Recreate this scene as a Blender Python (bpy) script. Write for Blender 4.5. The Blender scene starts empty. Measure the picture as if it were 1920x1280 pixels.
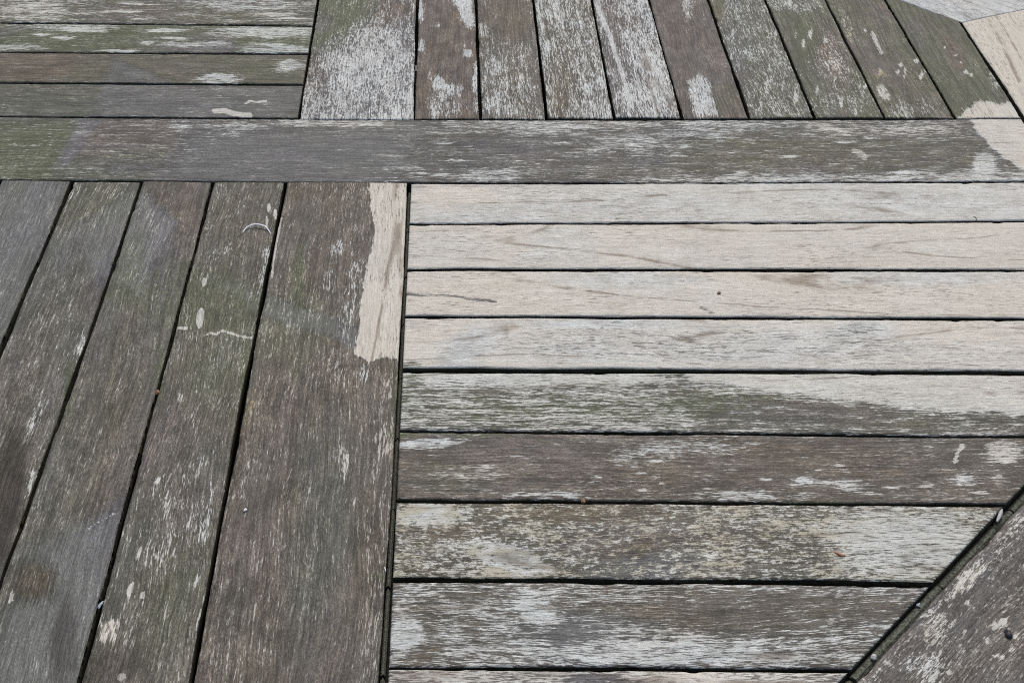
import bpy, math
import numpy as np
from mathutils import Matrix, Vector

# ------------------------------------------------------------------ camera, sky, sun, exposure
scene = bpy.context.scene
TOP = 0.74                              # height of the table top
CX, CY = -0.1096, 1.1019                # table centre, seen from the point under the camera
F, TILT, ROLL, PAN, HC = 2400.0, math.radians(50.055), math.radians(-2.265), math.radians(0.016), 0.6723

def rot():
    return (Matrix.Rotation(PAN, 3, 'Z') @ Matrix.Rotation(TILT, 3, 'X') @ Matrix.Rotation(ROLL, 3, 'Y'))
RM = rot()
cam_data = bpy.data.cameras.new('camera')
cam_data.sensor_width = 36.0
cam_data.lens = F / 1920.0 * 36.0
cam_data.clip_start = 0.02
cam_data.clip_end = 200.0
cam = bpy.data.objects.new('camera', cam_data)
scene.collection.objects.link(cam)
cam.matrix_world = Matrix.Translation((-CX, -CY, TOP + HC)) @ RM.to_4x4()
scene.camera = cam

SUN_EL, SUN_AZ = math.radians(52), math.radians(12)      # azimuth measured from +Y towards +X
world = bpy.data.worlds.new('World')
scene.world = world
world.use_nodes = True
wn = world.node_tree.nodes
sky = wn.new('ShaderNodeTexSky')
sky.sky_type = 'NISHITA'
sky.sun_disc = False
sky.sun_elevation = SUN_EL
sky.sun_rotation = SUN_AZ
sky.air_density = 1.0
sky.dust_density = 5.0
sky.ozone_density = 1.0
world.node_tree.links.new(sky.outputs[0], wn['Background'].inputs['Color'])
wn['Background'].inputs['Strength'].default_value = 0.12
sun_data = bpy.data.lights.new('sun', 'SUN')
sun_data.energy = 1.1
sun_data.angle = math.radians(25)
sun_data.color = (1.0, 0.98, 0.95)
sun = bpy.data.objects.new('sun', sun_data)
scene.collection.objects.link(sun)
sd = Vector((math.sin(SUN_AZ) * math.cos(SUN_EL), math.cos(SUN_AZ) * math.cos(SUN_EL), math.sin(SUN_EL)))
sun.rotation_euler = sd.to_track_quat('Z', 'Y').to_euler()
sun.location = (0, 0, 6)
scene.view_settings.view_transform = 'Standard'
scene.view_settings.look = 'None'
scene.view_settings.gamma = 1.0
scene.view_settings.use_curve_mapping = False
scene.view_settings.exposure = 0.28
scene.cycles.use_denoising = False      # soft daylight: the fine grain of the wood must survive
scene.cycles.filter_width = 1.1
scene.cycles.max_bounces = 4
scene.cycles.diffuse_bounces = 2
scene.cycles.glossy_bounces = 2

# ------------------------------------------------------------------ measuring helpers
RN = np.array(RM)
def at(x, y):
    """point of the table top (table coordinates, metres) measured from a photograph position"""
    d = RN @ np.array([(x - 960) / F, -(y - 640) / F, -1.0])
    q = d[:2] * (-HC / d[2])
    return np.array([q[0] - CX, q[1] - CY])

def seen(P):
    """photograph position of table-top points P (n,2)"""
    q = np.stack([P[:, 0] + CX, P[:, 1] + CY, np.full(len(P), -HC)], 1) @ RN
    return 960 + F * q[:, 0] / -q[:, 2], 640 - F * q[:, 1] / -q[:, 2]

def vnoise(x, y, seed=0):
    xi = np.floor(x).astype(np.int64); yi = np.floor(y).astype(np.int64)
    fx = x - xi; fy = y - yi
    fx = fx * fx * (3 - 2 * fx); fy = fy * fy * (3 - 2 * fy)
    def h(a, b):
        n = (a * 374761393 + b * 668265263 + seed * 2147483647) & 0xffffffff
        n = ((n ^ (n >> 13)) * 1274126177) & 0xffffffff
        return ((n ^ (n >> 16)) & 0xffff) / 65535.0
    return ((h(xi, yi) * (1 - fx) + h(xi + 1, yi) * fx) * (1 - fy)
            + (h(xi, yi + 1) * (1 - fx) + h(xi + 1, yi + 1) * fx) * fy)

def fnoise(x, y, seed=0, oct=3):
    s = 0; a = 0.5; t = 0
    for k in range(oct):
        s = s + a * vnoise(x * 2 ** k, y * 2 ** k, seed + 17 * k); t += a; a *= 0.5
    return s / t

# ------------------------------------------------------------------ materials
def nodes_of(name):
    m = bpy.data.materials.new(name)
    m.use_nodes = True
    return m, m.node_tree.nodes, m.node_tree.links

class G:
    """tiny helper that writes shader node graphs"""
    def __init__(s, name):
        s.m, s.n, s.l = nodes_of(name)
        s.bsdf = s.n['Principled BSDF']
    def put(s, sock, v):
        if isinstance(v, bpy.types.NodeSocket):
            s.l.new(v, sock)
        elif isinstance(v, (tuple, list)):
            sock.default_value = tuple(v) + ((1,) if len(v) == 3 and sock.type == 'RGBA' else ())
        else:
            sock.default_value = v
    def math(s, op, a, b=0.0, c=0.0, clamp=False):
        n = s.n.new('ShaderNodeMath'); n.operation = op; n.use_clamp = clamp
        s.put(n.inputs[0], a); s.put(n.inputs[1], b); s.put(n.inputs[2], c)
        return n.outputs[0]
    def add(s, a, b): return s.math('ADD', a, b)
    def sub(s, a, b): return s.math('SUBTRACT', a, b)
    def mul(s, a, b): return s.math('MULTIPLY', a, b)
    def mad(s, a, b, c): return s.math('MULTIPLY_ADD', a, b, c)
    def ramp(s, x, lo, hi, a=0.0, b=1.0, smooth=True):
        n = s.n.new('ShaderNodeMapRange')
        n.interpolation_type = 'SMOOTHSTEP' if smooth else 'LINEAR'
        s.put(n.inputs['Value'], x); s.put(n.inputs['From Min'], lo); s.put(n.inputs['From Max'], hi)
        s.put(n.inputs['To Min'], a); s.put(n.inputs['To Max'], b)
        return n.outputs[0]
    def mix(s, f, a, b, mode='MIX'):
        n = s.n.new('ShaderNodeMix'); n.data_type = 'RGBA'; n.blend_type = mode
        s.put(n.inputs[0], f); s.put(n.inputs[6], a); s.put(n.inputs[7], b)
        return n.outputs[2]
    def fmix(s, f, a, b):
        n = s.n.new('ShaderNodeMix'); n.data_type = 'FLOAT'
        s.put(n.inputs[0], f); s.put(n.inputs[2], a); s.put(n.inputs[3], b)
        return n.outputs[0]
    def vec(s, x, y, z):
        n = s.n.new('ShaderNodeCombineXYZ')
        s.put(n.inputs[0], x); s.put(n.inputs[1], y); s.put(n.inputs[2], z)
        return n.outputs[0]
    def noise(s, v, scale=1.0, detail=3.0, rough=0.55, dist=0.0, lac=2.0):
        n = s.n.new('ShaderNodeTexNoise')
        s.put(n.inputs['Vector'], v); n.inputs['Scale'].default_value = scale
        n.inputs['Detail'].default_value = detail; n.inputs['Roughness'].default_value = rough
        n.inputs['Lacunarity'].default_value = lac; n.inputs['Distortion'].default_value = dist
        return n.outputs[0]
    def attr(s, name):
        n = s.n.new('ShaderNodeAttribute'); n.attribute_name = name
        return n
    def bump(s, h, strength, dist, normal=None):
        n = s.n.new('ShaderNodeBump')
        s.put(n.inputs['Height'], h); n.inputs['Strength'].default_value = strength
        n.inputs['Distance'].default_value = dist
        if normal is not None: s.l.new(normal, n.inputs['Normal'])
        return n.outputs[0]

def wood():
    g = G('weathered_teak')
    gr = g.attr('grain')
    sp = g.n.new('ShaderNodeSeparateXYZ'); g.l.new(gr.outputs['Vector'], sp.inputs[0])
    u, v0, sd_ = sp.outputs
    A = g.attr('wear_a'); B = g.attr('wear_b')
    sa = g.n.new('ShaderNodeSeparateColor'); g.l.new(A.outputs['Color'], sa.inputs[0])
    sb = g.n.new('ShaderNodeSeparateColor'); g.l.new(B.outputs['Color'], sb.inputs[0])
    P, GR, BR = sa.outputs; W = A.outputs['Alpha']
    ST, DM, YE = sb.outputs; MK = B.outputs['Alpha']
    # grain wanders slowly across the board
    wob = g.noise(g.vec(g.mul(u, 5.0), g.mul(v0, 9.0), sd_), detail=2)
    wob2 = g.noise(g.vec(g.mul(u, 40.0), g.mul(v0, 60.0), sd_), detail=2)
    v = g.add(v0, g.add(g.mad(wob, 0.022, -0.011), g.mad(wob2, 0.0030, -0.0015)))
    def nz(a, b, k, detail=3.0, rough=0.55, dist=0.0):
        return g.noise(g.vec(g.mul(u, a), g.mul(v, b), g.mad(sd_, 1.0, k)), detail=detail, rough=rough, dist=dist)
    fib = nz(110, 1150, 3.1, 2, 0.65)
    fib2 = nz(210, 1300, 9.7, 2, 0.6)
    lng = nz(16, 560, 61.0, 3, 0.7)
    strk = nz(56, 520, 5.3, 4, 0.72)
    blot = nz(190, 330, 7.9, 4, 0.75)
    blot2 = nz(34, 86, 1.9, 4, 0.65)
    low = nz(7, 20, 11.3, 3, 0.5)
    low2 = nz(14, 30, 23.7, 4, 0.6)
    low3 = nz(9, 30, 31.7, 3, 0.6)
    # where the grime has gone and bare wood shows
    body = g.fmix(ST, blot, strk)
    s0 = g.add(g.mul(g.sub(body, 0.5), g.fmix(ST, 1.35, 0.72)), g.mul(g.sub(fib, 0.5), g.fmix(ST, 0.35, 0.85)))
    s = g.add(s0, g.mul(g.sub(blot2, 0.5), 0.40))
    s = g.add(s, g.mul(g.sub(fib2, 0.5), 0.42))
    s = g.add(s, g.mul(g.sub(lng, 0.5), g.mul(ST, 0.5)))
    s = g.add(s, g.mul(g.sub(low, 0.5), 0.22))
    th = g.mul(g.sub(0.5, P), 0.60)
    d = g.sub(s, th)
    M = g.mul(g.ramp(d, -0.015, 0.045), g.ramp(g.sub(P, g.mul(W, 0.5)), -0.25, 0.2, 0.42, 1.0))
    Mh = g.ramp(d, -0.11, 0.05)                 # half-worn halo
    # short loose fibres on the grime layer
    fl = g.ramp(g.add(fib2, g.mul(g.sub(blot2, 0.5), 0.40)), 0.575, 0.65)
    fl = g.mul(fl, g.ramp(P, -0.2, 0.2, 0.05, 0.55))
    # annual ring lines and short open pores on bare wood
    cn = nz(0.9, 10, 41.0, 1, 0.4)
    fr = g.math('FRACT', g.mul(cn, 13.0))
    ln = g.ramp(g.math('ABSOLUTE', g.sub(fr, 0.5)), 0.0, 0.07, 1.0, 0.0)
    ln = g.mul(ln, g.ramp(nz(34, 60, 13.0, 2), 0.40, 0.60, 0.1, 1.0))
    pore = g.ramp(nz(85, 900, 17.0, 2, 0.6), 0.575, 0.635)
    pore = g.mul(pore, g.ramp(g.add(low3, g.mul(g.sub(blot2, 0.5), 0.5)), 0.38, 0.62, 0.15, 1.0))
    # ---- colours
    cl = nz(45, 75, 51.0, 4, 0.65)
    brown = g.mix(low2, (0.088, 0.070, 0.053), (0.148, 0.121, 0.095))
    grey = g.mix(low2, (0.073, 0.080, 0.083), (0.130, 0.122, 0.128))
    D = g.mix(g.math('ADD', BR, g.mad(low3, 1.4, -0.7), clamp=True), grey, brown)
    D = g.mix(g.ramp(cl, 0.32, 0.68), g.mix(1.0, D, (0.70, 0.70, 0.71), 'MULTIPLY'), g.mix(1.0, D, (1.18, 1.18, 1.17), 'MULTIPLY'))
    D = g.mix(g.math('MULTIPLY', BR, -1.0, clamp=True), D, g.mix(low2, (0.072, 0.080, 0.090), (0.124, 0.124, 0.136)))  # negative brown channel paints a bluish sheen into the grime colour
    gm = g.math('MULTIPLY', GR, g.ramp(g.add(low, g.mul(g.sub(blot, 0.5), 0.8)), 0.24, 0.52), clamp=True)
    D = g.mix(gm, D, g.mix(cl, (0.052, 0.066, 0.036), (0.114, 0.125, 0.074)))
    D = g.mix(g.math('MULTIPLY', YE, g.ramp(blot, 0.5, 0.64), clamp=True), D, (0.20, 0.17, 0.075))
    gs = g.ramp(g.add(g.mul(low2, 0.6), g.mul(low3, 0.4)), 0.36, 0.62, 0.30, 1.0)
    D = g.mix(g.fmix(gs, 0.5, g.ramp(fib, 0.34, 0.66, 0.0, 1.0)), g.mix(1.0, D, (0.60, 0.60, 0.60), 'MULTIPLY'), g.mix(1.0, D, (1.35, 1.34, 1.32), 'MULTIPLY'))
    D = g.mix(g.ramp(lng, 0.34, 0.66, 0.0, 1.0), g.mix(1.0, D, (0.72, 0.72, 0.72), 'MULTIPLY'), g.mix(1.0, D, (1.38, 1.37, 1.34), 'MULTIPLY'))
    fine = nz(700, 1400, 2.2, 1)
    D = g.mix(g.ramp(fine, 0.30, 0.70), g.mix(1.0, D, (0.68, 0.68, 0.68), 'MULTIPLY'), g.mix(1.0, D, (1.32, 1.32, 1.32), 'MULTIPLY'))
    tone = g.ramp(g.add(g.mul(cl, 0.5), g.mul(fib2, 0.5)), 0.36, 0.62)
    chalk = g.mix(tone, g.mix(low3, (0.37, 0.40, 0.40), (0.42, 0.41, 0.38)), g.mix(low3, (0.58, 0.64, 0.65), (0.65, 0.67, 0.635)))
    chalk = g.mix(g.math('MULTIPLY', GR, 0.35, clamp=True), chalk, (0.44, 0.50, 0.42))
    warm = g.mix(low2, (0.588, 0.543, 0.455), (0.638, 0.612, 0.532))
    warm = g.mix(tone, g.mix(1.0, warm, (0.92, 0.92, 0.915), 'MULTIPLY'), warm)
    C = g.mix(g.math('ADD', W, g.mad(low, 0.7, -0.35), clamp=True), chalk, warm)
    C = g.mix(g.ramp(lng, 0.36, 0.64), g.mix(1.0, C, (0.88, 0.88, 0.875), 'MULTIPLY'), g.mix(1.0, C, (1.05, 1.05, 1.05), 'MULTIPLY'))
    C = g.mix(g.ramp(fine, 0.30, 0.70), g.mix(1.0, C, (0.86, 0.86, 0.86), 'MULTIPLY'), g.mix(1.0, C, (1.06, 1.06, 1.06), 'MULTIPLY'))
    C = g.mix(g.math('MULTIPLY', YE, g.ramp(blot2, 0.42, 0.62), clamp=True), C, (0.36, 0.315, 0.18))
    C = g.mix(g.ramp(fib, 0.36, 0.66), g.mix(1.0, C, (0.90, 0.90, 0.90), 'MULTIPLY'), g.mix(1.0, C, (1.04, 1.04, 1.04), 'MULTIPLY'))
    C = g.mix(g.mul(pore, 0.9), C, g.mix(1.0, C, (0.36, 0.35, 0.34), 'MULTIPLY'))
    C = g.mix(g.mul(ln, 0.8), C, g.mix(1.0, C, (0.42, 0.36, 0.31), 'MULTIPLY'))
    D = g.mix(g.mul(fl, gs), D, g.mix(0.50, D, C))
    D = g.mix(g.mul(Mh, 0.34), D, C)
    film = g.mul(g.ramp(P, 0.40, 1.0), g.ramp(W, 0.25, 0.7, 0.25, 1.0))
    D = g.mix(g.mul(film, 0.55), D, C)
    col = g.mix(M, D, C)
    mk = g.ramp(g.add(MK, g.mul(g.sub(g.fmix(0.5, blot, strk), 0.5), 2.6)), 0.46, 0.62)
    col = g.mix(g.mul(mk, g.ramp(fib, 0.3, 0.62, 0.35, 0.85)), col, g.mix(blot2, (0.52, 0.51, 0.44), (0.64, 0.64, 0.60)))
    dk = g.math('MULTIPLY', DM, g.ramp(blot2, 0.2, 0.5, 0.75, 1.0), clamp=True)
    col = g.mix(dk, col, g.mix(1.0, col, (0.34, 0.32, 0.31), 'MULTIPLY'))
    g.put(g.bsdf.inputs['Base Color'], col)
    r = g.fmix(M, 0.66, 0.82)
    r = g.add(r, g.mad(fib, 0.3, -0.15))
    r = g.fmix(g.math('MULTIPLY', g.math('MULTIPLY', BR, -1.0, clamp=True), 0.8), r, 0.46)
    r = g.fmix(dk, r, 0.55)
    g.put(g.bsdf.inputs['Roughness'], r)
    cool = g.math('MULTIPLY', BR, -1.0, clamp=True)
    g.put(g.bsdf.inputs['Specular IOR Level'], g.mad(cool, 0.18, 0.16))
    # ---- relief
    h = g.add(g.mul(fib, 0.75), g.mul(body, 0.15))
    h = g.sub(h, g.mul(g.ramp(g.sub(s0, th), -0.02, 0.03), 0.20))
    g.put(g.bsdf.inputs['Normal'], g.bump(h, 0.55, 0.0013))
    return g.m

def plain(name, col, rough=0.7, var=0.25, scale=400, bump=0.3):
    g = G(name)
    tc = g.n.new('ShaderNodeTexCoord')
    n = g.noise(tc.outputs['Object'], scale=scale, detail=4, rough=0.6)
    c = g.mix(g.ramp(n, 0.35, 0.65), tuple(x * (1 - var) for x in col), tuple(min(1, x * (1 + var)) for x in col))
    g.put(g.bsdf.inputs['Base Color'], c)
    g.bsdf.inputs['Roughness'].default_value = rough
    g.put(g.bsdf.inputs['Normal'], g.bump(n, bump, 0.0006))
    return g.m

WOOD = wood()

def props(o, label=None, cat=None, kind=None, group=None):
    if label: o['label'] = label
    if cat: o['category'] = cat
    if kind: o['kind'] = kind
    if group: o['group'] = group
    return o

# ------------------------------------------------------------------ ground
def make_ground():
    me = bpy.data.meshes.new('ground')
    S = 60.0
    me.from_pydata([(-S, -S, 0), (S, -S, 0), (S, S, 0), (-S, S, 0)], [], [(0, 1, 2, 3)])
    me.materials.append(plain('paving', (0.09, 0.087, 0.08), 0.85, 0.25, 6.0))
    o = bpy.data.objects.new('ground', me)
    scene.collection.objects.link(o)
    props(o, kind='structure')
make_ground()

# ------------------------------------------------------------------ the table
table = bpy.data.objects.new('garden_table', None)
scene.collection.objects.link(table)
table.empty_display_size = 0.2
props(table, 'weathered grey wooden table top of crossing slats, partly scrubbed pale', 'table')

THICK = 0.020
NAMES = ('p', 'g', 'b', 'w', 'st', 'dm', 'ye', 'mk')
SHAPES = []                              # wear and painted sheen shapes, filled below

def sstep(x):
    x = np.clip(x, 0, 1); return x * x * (3 - 2 * x)

def poly_sdf(px, py, pts):
    pts = np.array(pts, float); n = len(pts)
    d = np.full(px.shape, 1e18); inside = np.zeros(px.shape, bool)
    j = n - 1
    for i in range(n):
        ax, ay = pts[i]; bx, by = pts[j]
        ex, ey = bx - ax, by - ay
        t = np.clip(((px - ax) * ex + (py - ay) * ey) / (ex * ex + ey * ey + 1e-9), 0, 1)
        d = np.minimum(d, (px - ax - ex * t) ** 2 + (py - ay - ey * t) ** 2)
        if abs(by - ay) > 1e-9:
            c = ((ay > py) != (by > py)) & (px < ex * (py - ay) / ey + ax)
            inside ^= c
        j = i
    d = np.sqrt(d)
    return np.where(inside, -d, d)

def line_dist(px, py, pts):
    d = np.full(px.shape, 1e18)
    for (ax, ay), (bx, by) in zip(pts[:-1], pts[1:]):
        ex, ey = bx - ax, by - ay
        t = np.clip(((px - ax) * ex + (py - ay) * ey) / (ex * ex + ey * ey + 1e-9), 0, 1)
        d = np.minimum(d, (px - ax - ex * t) ** 2 + (py - ay - ey * t) ** 2)
    return np.sqrt(d)

def wear(pid, XY, base):
    """evaluate the wear channels of one board at its vertices"""
    F_ = {k: np.full(len(XY), float(base.get(k, 0.0))) for k in NAMES}
    x, y = seen(XY)
    rag = 14
    nx = (fnoise(x / 26, y / 26, 5) - 0.5) * rag; ny = (fnoise(x / 26, y / 26, 9) - 0.5) * rag
    for sh in SHAPES:
        kind, boards, vals, geo, soft = sh
        if boards and pid not in boards: continue
        if kind == 'e':
            cx, cy, rx, ry, an = geo
            R_ = max(rx, ry) * (1 + soft) + 20
            if x.max() < cx - R_ or x.min() > cx + R_ or y.max() < cy - R_ or y.min() > cy + R_: continue
            k = 0.35 if min(rx, ry) < 14 else 1.0
            dx, dy = x + nx * k - cx, y + ny * k - cy
            c, s = math.cos(math.radians(an)), math.sin(math.radians(an))
            r = np.hypot((dx * c + dy * s) / rx, (-dx * s + dy * c) / ry)
            w = 1 - sstep((r - (1 - soft)) / (2 * soft))
        elif kind == 'p':
            xs = [q[0] for q in geo]; ys = [q[1] for q in geo]; R_ = soft + 20
            if x.max() < min(xs) - R_ or x.min() > max(xs) + R_ or y.max() < min(ys) - R_ or y.min() > max(ys) + R_: continue
            k = min(1.0, soft / 8)
            w = 1 - sstep((poly_sdf(x + nx * k, y + ny * k, geo) + soft) / (2 * soft))
        else:
            pts, wd = geo
            w = 1 - sstep((line_dist(x + nx * 0.25, y + ny * 0.25, pts) - wd * (1 - soft)) / (2 * wd * soft))
        for k, val in vals.items():
            if isinstance(val, tuple):            # (added amount,)
                F_[k] = F_[k] + w * val[0]
            else:
                F_[k] = F_[k] * (1 - w) + w * val
    return F_

def edge(pts, ang):
    """board edge as a gentle curve: across = f(along) in the board's own frame"""
    c, s = math.cos(ang), math.sin(ang)
    P = np.array(pts, float)
    a = P[:, 0] * c + P[:, 1] * s; b = -P[:, 0] * s + P[:, 1] * c
    k = np.polyfit(a, b, 2 if len(P) > 2 else 1)
    lo, hi = a.min(), a.max(); dk = np.polyder(k)
    def f(t):
        tc = np.clip(t, lo, hi)
        return np.polyval(k, tc) + (t - tc) * np.polyval(dk, tc)
    return f

seed_count = [0]
def board(name, pid, ang, e0, e1, ends, base, z=0.0, vis=True, label=None, thick=THICK, tilt=0.0, round_=0.0011):
    """one plank: long edges e0 < e1 (functions), clipped by half-planes (nx, ny, d) in table coordinates"""
    seed_count[0] += 1
    sid = seed_count[0]
    c, s = math.cos(ang), math.sin(ang)
    sv, su = (0.0016, 0.0020) if vis else (0.03, 0.08)
    wid = float(e1(0.0) - e0(0.0))
    nv = max(4, int(wid / sv))
    er = np.array([0, 0.0003, 0.0007, 0.0014])
    tv = np.concatenate([er, np.linspace(0.003, wid - 0.003, nv), wid - er[::-1]]) / wid
    H = [(n0 * c + n1 * s, -n0 * s + n1 * c, d) for n0, n1, d in ends]
    lo = np.full(len(tv), -9.0); hi = np.full(len(tv), 9.0)
    for a, b, d in H:
        t = np.zeros(len(tv))
        for _ in range(4):
            cc = e0(t) * (1 - tv) + e1(t) * tv
            t = (d - b * cc) / a
        if a > 0: hi = np.minimum(hi, t)
        else: lo = np.maximum(lo, t)
    L = float((hi - lo).max())
    nu = max(4, int(L / su))
    er_u = er / L
    tu = np.concatenate([er_u, np.linspace(0.003 / L, 1 - 0.003 / L, nu), 1 - er_u[::-1]])
    al = lo[None, :] + (hi - lo)[None, :] * tu[:, None]
    ac = e0(al) * (1 - tv)[None, :] + e1(al) * tv[None, :]
    NU, NV = al.shape
    # distance to the edges drives the worn arris
    dl = np.minimum(tv * wid, (1 - tv) * wid)[None, :] + 0 * al
    du = np.minimum(tu[:, None] * (hi - lo)[None, :], (1 - tu)[:, None] * (hi - lo)[None, :])
    de = np.minimum(dl, du)
    nick = sstep((fnoise(al * 55, ac * 55 + sid * 3.3, sid) - 0.58) / 0.35)
    nick2 = fnoise(al * 220, ac * 220, sid + 3)
    rr = round_ * (0.6 + 0.9 * nick2) + 0.0009 * nick
    zz = -rr * np.clip(1 - de / rr, 0, 1) ** 2 * 0.9
    zz = zz - 0.0006 * nick * np.clip(1 - de / 0.004, 0, 1)
    # slight cupping, twist and wandering edge
    if vis:
        zz = zz + 0.00035 * (fnoise(al * 14, ac * 50 + sid, sid + 7) - 0.5) + 0.0004 * (1 - (2 * tv[None, :] - 1) ** 2)
        wv = (fnoise(al * 17 + sid * 7, 0 * al + sid, sid + 11, 5) - 0.5)
        wv2 = (fnoise(al * 17 + sid * 5, 0 * al + sid + 50, sid + 13, 5) - 0.5)
        near0 = np.clip(1 - tv * wid / 0.006, 0, 1)[None, :]; near1 = np.clip(1 - (1 - tv) * wid / 0.006, 0, 1)[None, :]
        ac = ac + near0 * (0.0022 * wv + 0.0005 * nick) - near1 * (0.0022 * wv2 + 0.0005 * nick)
    zz = zz + tilt * (2 * tv[None, :] - 1) + z
    X = al * c - ac * s; Y = al * s + ac * c
    top = np.stack([X, Y, zz], -1).reshape(-1, 3)
    gu = al.reshape(-1) + sid * 1.37; gv = ac.reshape(-1) + sid * 0.73
    idx = np.arange(NU * NV).reshape(NU, NV)
    quads = np.stack([idx[:-1, :-1], idx[1:, :-1], idx[1:, 1:], idx[:-1, 1:]], -1).reshape(-1, 4)
    ring = np.concatenate([idx[:, 0], idx[-1, 1:], idx[::-1, -1][1:], idx[0, ::-1][1:-1]])
    n = len(ring); N0 = NU * NV
    rp = top[ring]
    cen = top.mean(0)
    levels = [0.0013, 0.006, thick]
    sides = []; gus = []; gvs = []
    for k, dz in enumerate(levels):
        q = rp.copy(); q[:, 2] = z - dz
        sides.append(q); gus.append(gu[ring]); gvs.append(gv[ring] + dz * 1.0)
    V = np.concatenate([top] + sides)
    gu = np.concatenate([gu] + gus); gv = np.concatenate([gv] + gvs)
    faces = [quads]
    prev = ring
    for k in range(len(levels)):
        cur = N0 + k * n + np.arange(n)
        faces.append(np.stack([prev, np.roll(prev, -1), np.roll(cur, -1), cur], -1)[:, ::-1][:, [1, 2, 3, 0]])
        prev = cur
    # fix side winding: outward (ring runs along e0 towards +along, i.e. counter-clockwise seen from above)
    Q = np.concatenate(faces)
    nq = len(Q)
    me = bpy.data.meshes.new(name)
    me.vertices.add(len(V)); me.vertices.foreach_set('co', (V + np.array([0, 0, TOP])).astype(np.float32).ravel())
    bottom = prev[::-1]
    loops = np.concatenate([Q.ravel(), bottom])
    me.loops.add(len(loops)); me.loops.foreach_set('vertex_index', loops.astype(np.int32))
    starts = np.concatenate([np.arange(nq) * 4, [nq * 4]])
    tot = np.concatenate([np.full(nq, 4), [n]])
    me.polygons.add(nq + 1)
    me.polygons.foreach_set('loop_start', starts.astype(np.int32))
    me.polygons.foreach_set('loop_total', tot.astype(np.int32))
    sm = np.ones(nq + 1, bool); sm[-1] = False
    me.polygons.foreach_set('use_smooth', sm)
    me.update(calc_edges=True); me.validate()
    W_ = wear(pid, V[:, :2], base)
    depth = np.zeros(len(V)); depth[N0:] = np.repeat(np.array([1.0, 1.0, 1.0]), n)
    dd = np.clip(depth, 0, 1)
    # board sides keep their grime and moss
    W_['p'] = W_['p'] * (1 - dd) + dd * -0.2
    W_['g'] = np.maximum(W_['g'], dd * 0.75)
    W_['mk'] = W_['mk'] * (1 - dd)
    W_['dm'] = np.maximum(W_['dm'], dd * 0.75)
    W_['b'] = W_['b'] * (1 - dd) + dd * 0.6
    for nm, ch in (('wear_a', ('p', 'g', 'b', 'w')), ('wear_b', ('st', 'dm', 'ye', 'mk'))):
        at_ = me.attributes.new(nm, 'FLOAT_COLOR', 'POINT')
        at_.data.foreach_set('color', np.stack([W_[k] for k in ch], -1).astype(np.float32).ravel())
    at_ = me.attributes.new('grain', 'FLOAT_VECTOR', 'POINT')
    at_.data.foreach_set('vector', np.stack([gu, gv, np.full(len(V), sid * 4.17)], -1).astype(np.float32).ravel())
    me.materials.append(WOOD)
    o = bpy.data.objects.new(name, me)
    scene.collection.objects.link(o)
    o.parent = table
    if label: o['label'] = label
    return o

def px(*pts): return [at(*p) for p in pts]
def off(e, d): return lambda t: e(t) + d
def const(v): return lambda t: v + 0.0 * np.asarray(t, float)

# ------------------------------------------------------------------ wear shapes (stains, scrubbed patches, flaked spots, painted sheen)
def ell(boards, vals, x, y, rx, ry, an=0, soft=0.5): SHAPES.append(('e', boards, vals, (x, y, rx, ry, an), soft))
def pol(boards, vals, pts, soft=4): SHAPES.append(('p', boards, vals, pts, soft))
def lin(boards, vals, pts, w, soft=0.5): SHAPES.append(('l', boards, vals, (pts, w), soft))
#WEAR_BEGIN
H_ = tuple('H%d' % i for i in range(1, 10))
# long rail
pol(('R',), dict(g=0.75, p=0.17, b=0.2), [(-60, 210), (160, 225), (95, 345), (-60, 345)], 12)
pol(('R',), dict(b=0.35, p=0.24, w=0.7, g=0.05), [(160, 222), (345, 222), (330, 290), (120, 300)], 8)
pol(('R',), dict(g=0.55), [(100, 290), (320, 285), (270, 345), (70, 345)], 10)
ell(('R',), dict(p=0.55, w=0.1), 338, 235, 22, 12, 0, .4)
ell(('R',), dict(p=0.42, w=0.2), 440, 240, 60, 16, 0, .6)
pol(('R',), dict(p=0.55, w=0.3), [(520, 222), (745, 222), (740, 240), (520, 236)], 6)
pol(('R',), dict(p=0.04, b=0.25), [(480, 245), (740, 245), (700, 342), (280, 342)], 12)
pol(('R',), dict(p=0.44, w=0.15), [(830, 222), (1700, 222), (1700, 238), (830, 246)], 10)
ell(('R',), dict(p=0.52, w=0.1), 1010, 245, 60, 12, 0, .6)
ell(('R',), dict(p=0.42), 1180, 270, 90, 18, 0, .6)
ell(('R',), dict(p=0.5, w=0.1), 1330, 245, 70, 20, 0, .6)
ell(('R',), dict(p=0.55, w=0.1), 930, 328, 60, 12, 0, .5)
pol(('R',), dict(p=0.55, w=0.3), [(1300, 328), (1920, 322), (1920, 345), (1100, 345)], 8)
pol(('R',), dict(p=0.40, w=0.5, g=0.2), [(1500, 224), (1800, 224), (1800, 262), (1500, 256)], 10)
pol(('R',), dict(g=0.45, b=0.5), [(1280, 255), (1860, 255), (1860, 320), (1250, 320)], 20)
lin(('R',), dict(p=0.6, w=.7), [(1600, 284), (1618, 290), (1622, 296)], 5)
pol(('R',), dict(p=1.15, w=0.75), [(1815, 215), (1960, 215), (1960, 330), (1905, 312), (1868, 282), (1835, 250)], 6)
ell(('R',), dict(p=0.8, w=0.2), 1845, 308, 22, 22, 0, .5)
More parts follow.
